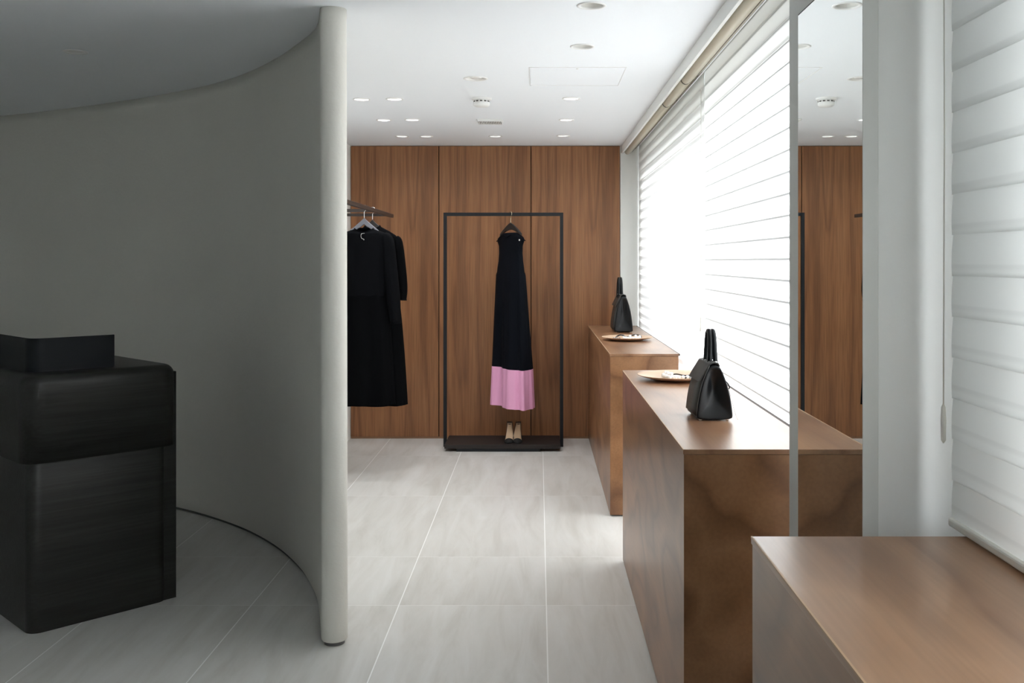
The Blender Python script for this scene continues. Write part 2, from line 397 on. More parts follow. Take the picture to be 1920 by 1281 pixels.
struct(link_obj('baseboard_curved', bm, 'dark_base'))

# ================================================================= CEILING FITTINGS
for i, (x, y, r, lab) in enumerate(DL):
    cx, cy = cpos(x, y)
    t = thing('downlight', 'white recessed ' + lab if not lab.startswith(('single',)) else 'white recessed ' + lab, 'ceiling light', (cx, cy, CEIL), group='recessed downlights in the ceiling')
    bm = bmesh.new()
    lathe(bm, [(r+.009, 0), (r+.009, -.0025), (r+.006, -.004), (r-.002, -.003), (r-.004, 0.002), (r-.002, 0.004)], 32)
    link_obj('trim_ring', bm, 'white_plastic', t, True)
    bm = bmesh.new()
    if i < 13:
        lathe(bm, [(r-.003, 0.0), (r-.006, .02), (r-.014, .05), (r-.02, .062)], 32)
        link_obj('reflector', bm, 'reflector', t, True)
        bm = bmesh.new(); lathe(bm, [(r-.012, .060), (r-.018, .056), (.004, .052)], 24, cap1=True)
        link_obj('lamp_lens', bm, 'lens', t, True)
    else:
        lathe(bm, [(r-.003, 0.0), (r-.005, .012), (r-.012, .016), (.030, .014)], 32)
        link_obj('reflector', bm, 'reflector', t, True)
        bm = bmesh.new(); lathe(bm, [(.031, .018), (.031, .004), (.026, 0.0), (.004, -.001)], 8, cap1=True)
        link_obj('lamp_lens', bm, 'lens', t)
for i, (x, y, r, lab) in enumerate(DL):                  # spots added at the downlights to fill floor and wood wall
    if i in (0, 1, 12): continue
    cx, cy = cpos(x, y); ld = bpy.data.lights.new('fill_spot', 'SPOT'); ld.energy = FILL_WATTS*(.35 if i in (4, 5, 10, 11) else 1); ld.spot_size = math.radians(150); ld.spot_blend = 1.0
    ld.shadow_soft_size = 0.03; ld.color = (0.98, 0.99, 1.0)
    lo = bpy.data.objects.new('fill_spot', ld); C.objects.link(lo); lo.location = (cx, cy, CEIL-.002)
cx, cy = cpos(903, 184)
t = thing('smoke_detector', 'round white smoke detector on the ceiling ahead of the vent grille', 'smoke detector', (cx, cy, CEIL))
bm = bmesh.new(); lathe(bm, [(.056, 0), (.056, -.008), (.050, -.012), (.01, -.012)], 36, cap1=True)
link_obj('base_plate', bm, 'white_plastic', t, True)
bm = bmesh.new(); lathe(bm, [(.040, -.011), (.043, -.018), (.046, -.030), (.045, -.040), (.034, -.048), (.01, -.051)], 36, cap1=True)
link_obj('sensor_cap', bm, 'white_plastic', t, True)
for k in range(12):
    a = 2*PI*k/12; bm = bmesh.new(); box(bm, .0405, .0445, -.007, .007, -.024, -.017)
    bmesh.ops.rotate(bm, verts=bm.verts[:], cent=(0, 0, 0), matrix=Matrix.Rotation(a, 3, 'Z'))
    link_obj('sensor_slot', bm, 'vent_dark', t)
cx, cy = cpos(919, 226)
t = thing('air_vent', 'small rectangular white ceiling vent with a row of slots', 'vent', (cx, cy, CEIL))
bm = bmesh.new(); box(bm, -.082, .082, -.082, .082, -.006, 0); link_obj('vent_frame', bm, 'white_plastic', t, bevel=.002)
bm = bmesh.new(); box(bm, -.074, .074, -.070, .070, -.0115, -.005); link_obj('vent_backing', bm, 'vent_dark', t)
for k in range(14):
    x = -.071 + k*.1094/10; bm = bmesh.new(); box(bm, x, x+.0056, -.070, .070, -.016, -.0075); link_obj('vent_louver', bm, 'white_plastic', t)
for sx in (-1, 1):
    link_obj('vent_lip', bx(-.076, .076, sx*.071-.004, sx*.071+.004, -.016, -.004), 'white_plastic', t)
# access hatch
x0, y1 = cpos(994, 160)[0], cpos(994, 160)[1]; y0 = cpos(994, 126)[1]; x1 = cpos(1174, 126)[0]
t = thing('access_hatch', 'flush white square access hatch in the ceiling beside the window row downlights', 'ceiling hatch', ((x0+x1)/2, (y0+y1)/2, CEIL))
hx, hy = (x1-x0)/2, (y1-y0)/2
link_obj('hatch_panel', bx(-hx+.004, hx-.004, -hy+.004, hy-.004, -.0016, 0), 'ceil', t)
bm = bmesh.new()
for a in ((-hx-.002, -hx+.001, -hy, hy), (hx-.001, hx+.002, -hy, hy), (-hx, hx, -hy-.0006, -hy+.0005), (-hx, hx, hy-.0005, hy+.0006)): box(bm, *a, -.0022, 0)
link_obj('hatch_frame', bm, 'white_plastic', t)
bm = bmesh.new(); lathe(bm, [(.007, 0), (.007, -.003), (.002, -.004)], 12, center=(0, -hy+.03, 0), cap1=True); link_obj('hatch_latch', bm, 'reflector', t)

HC = CH-0.504      # counter height
# ================================================================= BLINDS
def vanes(bm, y0, y1, ztop, zbot, pitch, bulge, over, x=0.0, ny=2, slope=.004):
    n = int(round((ztop-zbot)/pitch))
    for k in range(n):
        zt = ztop-k*pitch; row = []
        K = 9
        for j in range(K+1):
            t = j/K; z = zt+over*0.5 - t*(pitch+over)
            xx = x + slope*(1-2*t) - bulge*math.sin(PI*t)**0.8
            row.append((xx, z))
        V = [[bm.verts.new((a, y0+(y1-y0)*i/ny, z)) for a, z in row] for i in range(ny+1)]
        for i in range(ny):
            for j in range(K): bm.faces.new((V[i][j], V[i][j+1], V[i+1][j+1], V[i+1][j]))
def blind(label, y0, y1, zbot, pitch, bulge, over, mat, double=True, cord=None):
    X = 0.785
    t = thing('window_shade', label, 'window blind', (X, (y0+y1)/2, zbot), group='sheer shades along the window wall')
    h = (y1-y0)/2; T = CEIL-zbot
    bm = bmesh.new(); PT = (T-.016)/int(round((T-.016)/pitch)); vanes(bm, -h, h, 0.0, -(T-.016), PT, bulge, over, slope=.0016); link_obj('shade_fabric', bm, mat, t, True, loc=(0, 0, T-.004))
    pr = [(-.113, -.002), (-.113, -.045), (-.110, -.056), (-.102, -.065), (-.092, -.0695), (-.080, -.067), (-.066, -.057), (-.012, -.010), (-.012, -.002)]
    bm = bmesh.new(); loft(bm, [[(x, y, T+z) for x, z in pr] for y in (-h, h)]); hr = link_obj('headrail', bm, 'headrail', t, True)
    for p in hr.data.polygons:
        if abs(p.normal.y) > .9: p.use_smooth = False
    bm = bmesh.new(); tube(bm, [(-.052, -h, T-.0455), (-.052, h, T-.0455)], .0028, 6); link_obj('headrail_groove', bm, 'headline', hr, True)
    if double:
        bm = bmesh.new(); tube(bm, [(-.028, -h, T-.0245), (-.028, h, T-.0245)], .0028, 6); link_obj('headrail_groove', bm, 'headline', hr, True)
    bm = bmesh.new(); loft(bm, [[(x*1.0-.002 if x < -.05 else x, y, T+z-.002) for x, z in pr] for y in (-h-.001, -h+.004)]); link_obj('headrail_end_cap', bm, 'headline', hr)
    bm = bmesh.new(); box(bm, -.010, .006, -h, h, 0, .016); link_obj('bottom_bar', bm, 'cord', t, bevel=.004)
    if cord:
        cy, za, zb, gz = cord
        bm = bmesh.new(); tube(bm, [(-.022, cy, za-zbot), (-.020, cy, (za+zb)/2-zbot), (-.022, cy, zb-zbot)], .0013, 6); cd = link_obj('pull_cord', bm, 'cord', t, True)
        bm = bmesh.new(); lathe(bm, [(.001, .0), (.004, -.006), (.0052, -.03), (.0045, -.068), (.001, -.074)], 12, center=(-.022, cy, gz-zbot), cap0=True, cap1=True)
        link_obj('cord_grip', bm, 'cord', cd, True)
    return t
blind('far white sheer window shade with soft wavy vanes, beside the wood wall', 5.33, 7.695, 0.45, .071, .0015, .006, 'blind_far')
blind('narrow grey-white sheer window shade between the far and the middle shade', 4.64, 5.325, 0.45, .071, .004, .004, 'blind_far')
blind('large bright white window shade with thin horizontal lines above the middle counter', 2.515, 4.635, 0.45, .0685, .003, .003, 'blind_mid', False, cord=(4.62-3.575, 2.2, 1.14, 1.13))
blind('nearest cream window shade above the front counter, with pull cord and bottom bar', -2.45, 1.862, HC+.003, .076, .0022, .004, 'blind_near', False, cord=(1.852+0.294, 2.2, 1.09, 1.12))

# ================================================================= MIRROR
t = thing('mirror', 'tall narrow wall mirror on the pier in a grey painted surround', 'mirror', (0.0, 2.2, 0.0))
bm = bmesh.new(); box(bm, 0.642, 0.669, -.267, .317, 0, CEIL); link_obj('surround', bm, 'frame', t, bevel=.0015)
bm = bmesh.new(); box(bm, 0.6385, 0.6425, -.266, .218, 0.25, 1.993); link_obj('mirror_glass', bm, 'mirror', t)
bm = bmesh.new()
box(bm, 0.6395, 0.6425, .218, .2205, 0.25, 1.996); box(bm, 0.6395, 0.6425, -.266, .2205, 1.993, 1.997)
link_obj('mirror_edge', bm, 'iron', t)
link_obj('mirror_end_strip', bx(0.6375, 0.6435, -.2685, -.2655, 0.0, 1.997), 'frame', t)

# ================================================================= COUNTERS
def counter(label, y0, y1, x0=0.387, x1=0.763, gap=0):
    cx, cy = (x0+x1)/2, (y0+y1)/2; hx, hy = (x1-x0)/2, (y1-y0)/2
    t = thing('display_counter', label, 'counter', (cx, cy, 0), group='wooden counters along the window wall')
    link_obj('carcass', bx(-hx+.002, hx-.002, -hy+.002, hy-.002, 0.008, HC-.014), 'counter', t, bevel=.0012)
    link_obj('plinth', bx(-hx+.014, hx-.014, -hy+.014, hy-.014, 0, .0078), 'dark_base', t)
    link_obj('countertop', bx(-hx, hx, -hy, hy, HC-.0135, HC), 'countertop', t, bevel=.0014)
    bm = bmesh.new(); box(bm, -hx-.0004, -hx+.003, -hy, hy, HC-.0028, HC+.0003); link_obj('edge_strip', bm, 'edge', t)
    if gap: link_obj('rear_gap_shade', bx(hx, hx+gap, -hy, hy, HC-.010, HC-.0005), 'gap', t)  # dark strip painting the shade between counter and blind
    return t
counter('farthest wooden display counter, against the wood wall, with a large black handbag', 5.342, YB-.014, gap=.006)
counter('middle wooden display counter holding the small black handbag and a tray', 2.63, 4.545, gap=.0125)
counter('nearest wooden display counter with an empty top, cut off by the frame', -1.2, 1.80, x0=0.389, x1=0.845)

# ================================================================= DESK (turned 45 degrees) AND BOX
ang = math.atan2(.719, .695); DC = (-1.888, 3.64)
t = thing('reception_desk', 'dark stained oak desk with rounded corners standing inside the curved wall', 'desk', (*DC, 0), ang)
bm = bmesh.new(); prism(bm, rrect(0.0, .535, 0.0, 1.0, .045), 0.0, .64); link_obj('lower_cabinet', bm, 'desk', t, True, bevel=.002)
def soft_box(u0, u1, v0, v1, z0, z1, rc, rt, seg=7):
    bm = bmesh.new(); rings = [[(x, y, z0) for x, y in rrect(u0, u1, v0, v1, rc, seg)]]
    for k in range(seg+1):
        a = PI/2*k/seg; ins = rt*(1-math.cos(a)); z = z1-rt+rt*math.sin(a)
        rings.append([(x, y, z) for x, y in rrect(u0+ins, u1-ins, v0+ins, v1-ins, max(rc-ins, .002), seg)])
    loft(bm, rings); return bm
up = link_obj('upper_drawer_unit', soft_box(-.022, .575, -.022, 1.02, .636, .967, .075, .042), 'desk', t, True)
link_obj('end_panel', bx(.519, .574, .012, 1.0, 0.0, .935), 'desk', t, bevel=.002)
for o in (up,):
    for p in o.data.polygons:
        if p.normal.z > 0.98 or p.normal.z < -0.98: p.use_smooth = False
t = thing('desk_screen', 'low upright navy black screen panel bent round a corner on top of the dark desk', 'screen panel', (*DC, .967), ang)
def screen(th_, z0, z1, end=.345):
    o_ = [(end, .072)] + [(.083-.055*math.sin(a), .127-.055*math.cos(a)) for a in [PI/2*k/12 for k in range(13)]] + [(.028, .66)]
    i_ = [(end, .072+th_)] + [(.083-(.055-th_)*math.sin(a), .127-(.055-th_)*math.cos(a)) for a in [PI/2*k/12 for k in range(13)]] + [(.028+th_, .66)]
    bm = bmesh.new(); prism(bm, o_+i_[::-1], z0, z1); return bm
link_obj('screen_panel', screen(.009, 0.003, .128), 'box', t, bevel=.001)
link_obj('screen_foot', screen(.014, 0.0, .004, .343), 'iron', t)

# ================================================================= GARMENT RACK
RD = 7.36; k_ = RD/F
xl, xr = (834.7-VX)*k_, (1053-VX)*k_; zt = CH+(VY-402)*k_
t = thing('garment_rack', 'black rectangular metal garment rack with a flat base plate before the wood wall', 'clothes rack', ((xl+xr)/2, RD, 0))
hw = (xr-xl)/2; s = .0125
link_obj('post', bx(-hw-s, -hw+s, -s, s, 0.0, zt-s), 'iron', t, bevel=.001)
link_obj('post', bx(hw-s, hw+s, -s, s, 0.0, zt-s), 'iron', t, bevel=.001)
link_obj('top_bar', bx(-hw-s, hw+s, -s, s, zt-s, zt+s), 'iron', t, bevel=.001)
link_obj('base_plate', bx(-hw+s, hw-s, -.20, .19, .022, .050), 'iron_plate', t, bevel=.001)
link_obj('skid', bx(-hw+.10, hw-.16, -.195, -.15, 0.0, .022), 'iron', t)
link_obj('skid', bx(-hw+.10, hw-.16, .14, .185, 0.0, .022), 'iron', t)

def hook_pts(cx, zbar, r, zneck, dirx=1):
    """question mark hook: open left, over the bar, down to the hanger neck"""
    pts = []
    for k in range(0, 13):
        a = PI*1.02 - k/12*PI*1.35
        pts.append((cx+dirx*r*math.cos(a), 0, zbar+r*math.sin(a)))
    pts.append((cx+0.1*dirx*r, 0, zbar-r*1.35)); pts.append((cx, 0, zbar-r*1.7)); pts.append((cx, 0, zneck))
    return pts
def make_hanger(name, label, loc, rotz, mat, half, drop, barz, hookr, group=None, body_h=.035, neck=.0, metal='chrome', expo=1.25):
    """loc = neck point where hook meets wood; barz = bar centre above the neck"""
    t = thing(name, label, 'hanger', loc, rotz, group)
    bm = bmesh.new(); tube(bm, catmull(hook_pts(0, barz, hookr, -.004), 3), .0021, 8); link_obj('hook', bm, metal, t, True)
    prof = []
    n = 14
    up_, lo = [], []
    for k in range(-n, n+1):
        q = k/n; x = q*half; a = abs(q)
        z = -drop*(1-math.cos(a*PI*.5))**0.8 if a > 0 else 0
        z = -drop*a**expo
        up_.append((x, z)); th = body_h*(1-.62*a)
        lo.append((x, z-th-(.012*(1-a)**2)))
    bm = bmesh.new(); ring = up_+lo[::-1]
    loft(bm, [[(x, -.007, z) for x, z in ring], [(x, .007, z) for x, z in ring]])
    link_obj('hanger_body', bm, mat, t, bevel=.003)
    return t

def garment(bm, secs, cx, folds, seed=0, seg=72):
    """secs: (z, a, b, fold depth, x shift, front sag) elliptical sections with folds, closed loft of cloth"""
    rings = []
    rnd = random.Random(seed); ph = [rnd.uniform(0, 6.28) for _ in range(4)]
    for z, a, b, fd, xs, sag in secs:
        r = []
        for k in range(seg):
            th = 2*PI*k/seg
            w_ = fd*(math.sin(folds*th+ph[0]) + .5*math.sin((folds*1.6)//1*th+ph[1]+z*1.3) + .35*math.sin((folds*2.3)//1*th+ph[2]))
            ex = abs(math.cos(th))**0.85*(1 if math.cos(th) > 0 else -1); ey = abs(math.sin(th))**0.85*(1 if math.sin(th) > 0 else -1)
            r.append((cx+xs+(a+w_*.7)*ex, (b+w_)*ey, z - sag*math.cos(th)))
        rings.append(r)
    return rings
def cloth(name, rings, mat, parent, cap0=True, cap1=False, **k):
    bm = bmesh.new(); loft(bm, rings, cap0, cap1)
    o = link_obj(name, bm, mat, parent, True, **k); return o

# --- navy dress with pink hem, turned on its hanger
hx_, hz_ = (957.5-VX)*k_, CH+(VY-418)*k_
rot = math.radians(-57)
make_hanger('clothes_hanger', 'black wooden hanger with a pale metal hook carrying the navy dress', (hx_, RD, hz_), rot, 'hanger_black', .150, .082, zt-hz_+.004, .0165, body_h=.040, metal='brass')
DZ = lambda y: CH+(VY-y)*k_
t = thing('long_dress', 'sleeveless navy black long dress with a wide pink satin hem', 'dress', (hx_, RD, 0), rot)
sec = lambda y, a, b, f=0, s=0, g=0: (DZ(y), a, b, f, s, g)
bod = garment(None, [sec(436.5, .080, .020), sec(439.5, .115, .026), sec(443, .150, .030), sec(446.5, .174, .031), sec(450, .184, .031), sec(454, .178, .031), sec(461, .158, .034), sec(475, .150, .040), sec(490, .152, .048), sec(502, .158, .058, .001), sec(514, .163, .064, .001)], 0, 6, 3)
cloth('bodice', bod, 'navy_cloth', t)
sk = [sec(511, .163, .064, .001), sec(516, .168, .069, .002, 0, .002)]
for i in range(1, 15):
    q = i/14; sk.append(sec(516+172*q, .168+.036*q, .069+.034*q, .002+.013*q, .012*q, .010*q))
S_ = garment(None, sk, 0, 7, 11)
cloth('skirt', S_, 'navy_cloth', t, cap0=False)
hm = []
for i in range(0, 7):
    q = i/6; hm.append(sec(687.5+72*q, .2045+.010*q, .1035+.007*q, .0152+.004*q, .012+.003*q, .010))
cloth('pink_hem', garment(None, hm, 0, 7, 11), 'pink', t, cap0=False)
bm = bmesh.new()
tube(bm, [((.075)*math.cos(a)*.9, -.030*math.sin(a)-.004, DZ(440.5)-.012*math.sin(a)-.006+.02*abs(math.cos(a))) for a in [PI*k/12 for k in range(13)]], .003, 6)
link_obj('neck_binding', bm, 'navy_cloth', t, True)
bm = bmesh.new(); box(bm, .164, .174, -.030, -.026, DZ(452.5), DZ(449.5)); link_obj('shoulder_clip', bm, 'thread', t)
for x in (-.176, .176):
    bm = bmesh.new(); tube(bm, catmull([(x, -.018, DZ(452)), (x*1.02, 0, DZ(450.5)), (x, .018, DZ(452))], 5), .004, 6)
    link_obj('armhole_binding', bm, 'navy_cloth', t, True)
for k in range(-1, 2):
    pass

# --- clothes rail on the left with two black dresses
RX, RZ = -1.097, 1.728
t = thing('clothes_rail', 'dark bronze wall mounted clothes rail carrying two black dresses', 'clothes rail', (RX, 6.10, RZ))
link_obj('rail_bar', bx(-.012, .012, -1.25, 1.25, -.012, .012), 'rail', t, bevel=.001)
link_obj('bracket', bx(XS-RX, -.012, .46, .48, -.010, .010), 'rail', t)
link_obj('bracket', bx(XS-RX, -.012, 1.07, 1.09, -.010, .010), 'rail', t)

def dress_left(label, hang_label, px, d, mat, hmat, y_neck, sh_px, sh_y, sleeve, hem_y, hem_half, seed, waist_y, neck_half, tagged, grp):
    s = d/F; X = (px-VX)*s; Z = lambda y: CH+(VY-y)*s
    make_hanger('clothes_hanger', hang_label, (X, d, Z(y_neck)), 0, hmat, .153, .130, RZ+.014+.001-Z(y_neck)-.012+.0, .018, grp, body_h=.030, expo=.92)
    t = thing('dress', label, 'dress', (X, d, 0), 0)
    a = (sh_px-px)*s
    zn = y_neck+(19 if tagged else 11)
    se = lambda y, a_, b_, f=0, sh=0, g=0: (Z(y), a_, b_, f, sh, g)
    s0 = zn+3; s_ = lambda q: s0+(sh_y-s0)*q
    secs = [se(zn, neck_half*.92, .032), se(s0, neck_half*1.1, .040), se(s_(.35), neck_half+(a-neck_half)*.45, .048), se(s_(.7), neck_half+(a-neck_half)*.78, .054), se(sh_y, a*.98, .056), se(sh_y+4, a*1.02, .058), se(sh_y+12, a*1.01, .062),
            se(sh_y+40, a*.96, .068, .001), se(sh_y+75, a*.93, .072, .002), se(waist_y-6, a*.93, .076, .003), se(waist_y, a*.91, .073, .003)]
    # neckline: sink the front of the top ring
    R = garment(None, secs, 0, 6, seed)
    for j, dz in ((0, .040), (1, .040), (2, .010)):
        R[j] = [(x, y, z-(dz*max(0, -y/.045)*max(0, 1-abs(x)/(neck_half*1.15))**.5 if y < 0 else 0)) for x, y, z in R[j]]
    cloth('bodice', R, mat, t, cap0=False)
    bm = bmesh.new(); tube(bm, [Vector(p) for p in R[0]]+[Vector(R[0][0])], .0028, 6, False); link_obj('neck_binding', bm, mat, t, True)
    sk = []
    for i in range(0, 16):
        q = i/15; y = waist_y-1.5+(hem_y-waist_y+1.5)*q
        sk.append(se(y, a*.91+(hem_half-a*.91)*(q**.6), .072+.024*q, .003+.008*q, 0, 0))
    cloth('skirt', garment(None, sk, 0, 8, seed+5), 'black_cloth2', t, cap0=False)
    for sgn in (-1, 1):
        rings = []
        P = [Vector((sgn*x*s, -.012 if j else 0, Z(y))) for j, (x, y, w_) in enumerate(sleeve)]
        P = catmull(P, 5); Wd = catmull([Vector((w_*s, 0, 0)) for _, _, w_ in sleeve], 5)
        for i, p in enumerate(P):
            tg = (P[min(i+1, len(P)-1)]-P[max(i-1, 0)]).normalized(); sd = Vector((tg.z, 0, -tg.x)); r_ = Wd[i].x
            rings.append([p + sd*r_*math.cos(2*PI*k/24) + Vector((0, 1, 0))*(.045*min(1, r_/.03))*math.sin(2*PI*k/24)*(1+.06*math.sin(5*2*PI*k/24+i*.2)) for k in range(24)])
        sl = cloth('sleeve', rings, mat, t, True, True)
        bm = bmesh.new(); e = rings[-1]; tube(bm, [Vector(v) for v in e]+[Vector(e[0])], .0035, 6, False); link_obj('cuff', bm, mat, sl, True)
    if tagged:
        bm = bmesh.new()
        zz = Z(438); tube(bm, catmull([(.012, -.062, zz), (-.006, -.066, zz-.004), (-.008, -.070, zz-.022), (-.002, -.070, zz-.034), (.010, -.070, zz-.038), (.009, -.070, zz-.044)], 5), .0011, 6)
        link_obj('tag_thread', bm, 'thread', t, True)
    return t
dress_left('front black round-necked dress with long sleeves hanging beside the white column', 'grey painted hanger with chrome hook, in the front black dress',
           683, 6.31, 'black_cloth', 'hanger_grey', 408.5, 729, 440, [(37, 440, 6), (44, 452, 12), (49, 500, 13), (55, 560, 13), (59, 606, 10)], 757.5, .192, 2, 555, .066, True, 'hangers on the clothes rail')
dress_left('rear black dress with ruffled shoulder and three-quarter sleeve, partly behind the other', 'black hanger with chrome hook, in the rear black dress',
           698.5, 6.545, 'black_cloth2', 'hanger_black', 412, 749, 447, [(44, 446, 6), (49, 455, 8), (53, 500, 10), (57, 540, 9), (56, 562, 8)], 759, .224, 9, 548, .055, False, 'hangers on the clothes rail')

# ================================================================= PUMPS
def pump(label, px, tilt, mirror):
    d0 = 7.205; X = (px-VX)*(7.3/F)
    t = thing('high_heel_shoe', label, 'shoe', (X, d0, .050), tilt, group='pair of pumps on the rack base')
    L = .225; n = 22
    def zc(q): return .004 + .112*max(0, (q-.30)/.70)**1.15*(1 if q > .3 else 0)   # q 0 toe .. 1 heel
    def hwid(q):
        if q < .3: return .004+.031*math.sin(q/.3*PI/2)**.8
        return .036-.018*((q-.3)/.7)**.9
    m = -1 if mirror else 1
    rings = []
    for i in range(n+1):                                     # sole slab
        q = i/n; h = hwid(q)*.94; y = q*L*.92; z = zc(q); cxs = m*.006*math.sin(q*PI)
        rings.append([(cxs-h, y, z+.003), (cxs+h, y, z+.003), (cxs+h*.9, y, z-.003), (cxs-h*.9, y, z-.003)])
    bm = bmesh.new(); loft(bm, rings); link_obj('sole', bm, 'shoe', t, True)
    bm = bmesh.new(); rr = []
    for i in range(n+1):
        q = .25+.75*i/n; h = hwid(q)*.93; y = q*L*.92; z = zc(q)+.0045; cxs = m*.006*math.sin(q*PI)
        rr.append([(cxs-h, y, z+.002), (cxs-h*.5, y, z), (cxs+h*.5, y, z), (cxs+h, y, z+.002), (cxs+h, y, z-.002), (cxs-h, y, z-.002)])
    loft(bm, rr); link_obj('insole', bm, 'insole', t, True)
    bm = bmesh.new(); rr = []
    for i in range(9):                                       # vamp
        q = .27*i/8; h = hwid(q)+.001; y = q*L*.92-.002; z = zc(q); top = .008+.020*(q/.27)**.7; cxs = m*.006*math.sin(q*PI)
        rr.append([(cxs+h*math.cos(a), y, z+top*math.sin(a)) for a in [PI*k/10 for k in range(11)]] + [(cxs+h*.95*math.cos(a), y, z-.002) for a in (PI, 0)])
    loft(bm, rr); link_obj('vamp', bm, 'shoe', t, True)
    for s_ in (-1, 1):                                        # quarter walls
        bm = bmesh.new(); rr = []
        for i in range(16):
            q = .30+.70*i/15; h = hwid(q); y = q*L*.92; z = zc(q); tp = .013-.006*math.sin((q-.3)/.7*PI)+.012*((q-.3)/.7)**3; cxs = m*.006*math.sin(q*PI)
            rr.append([(cxs+s_*h, y, z-.003), (cxs+s_*(h+.002), y, z+tp*.5), (cxs+s_*(h+.0005), y, z+tp*.8), (cxs+s_*(h-.002), y, z+tp*.8), (cxs+s_*(h-.0015), y, z)])
        loft(bm, rr); link_obj('quarter', bm, 'shoe', t, True)
    bm = bmesh.new(); rr = []                                 # counter at the heel
    zt_ = zc(1.0)
    for dz in (-.003, .005, .009, .012):
        r_ = .018-.003*(dz/.012 if dz > 0 else 0)
        rr.append([(r_*math.cos(a), L*.92-.002+r_*.75*math.sin(a), zt_+dz) for a in [PI*k/12 for k in range(13)]] + [((r_-.003)*math.cos(a), L*.92-.002+(r_-.003)*.75*math.sin(a), zt_+dz) for a in [PI-PI*k/12 for k in range(13)]])
    loft(bm, rr); link_obj('heel_counter', bm, 'shoe', t, True)
    bm = bmesh.new(); lr = []
    for q, r_ in ((0, .005), (.5, .006), (.8, .011), (1, .0155)):
        lr.append([(r_*math.cos(2*PI*k/14), L*.92-.003+r_*.7*math.sin(2*PI*k/14)+.004*(1-q), (zt_-.002)*q) for k in range(14)])
    loft(bm, lr); link_obj('stiletto_heel', bm, 'shoe', t, True)
    return t
pump('left shoe of the black pointed pumps with beige insole on the rack base', 953.2, -.03, False)
pump('right shoe of the black pointed pumps with beige insole on the rack base', 971.6, .0, True)

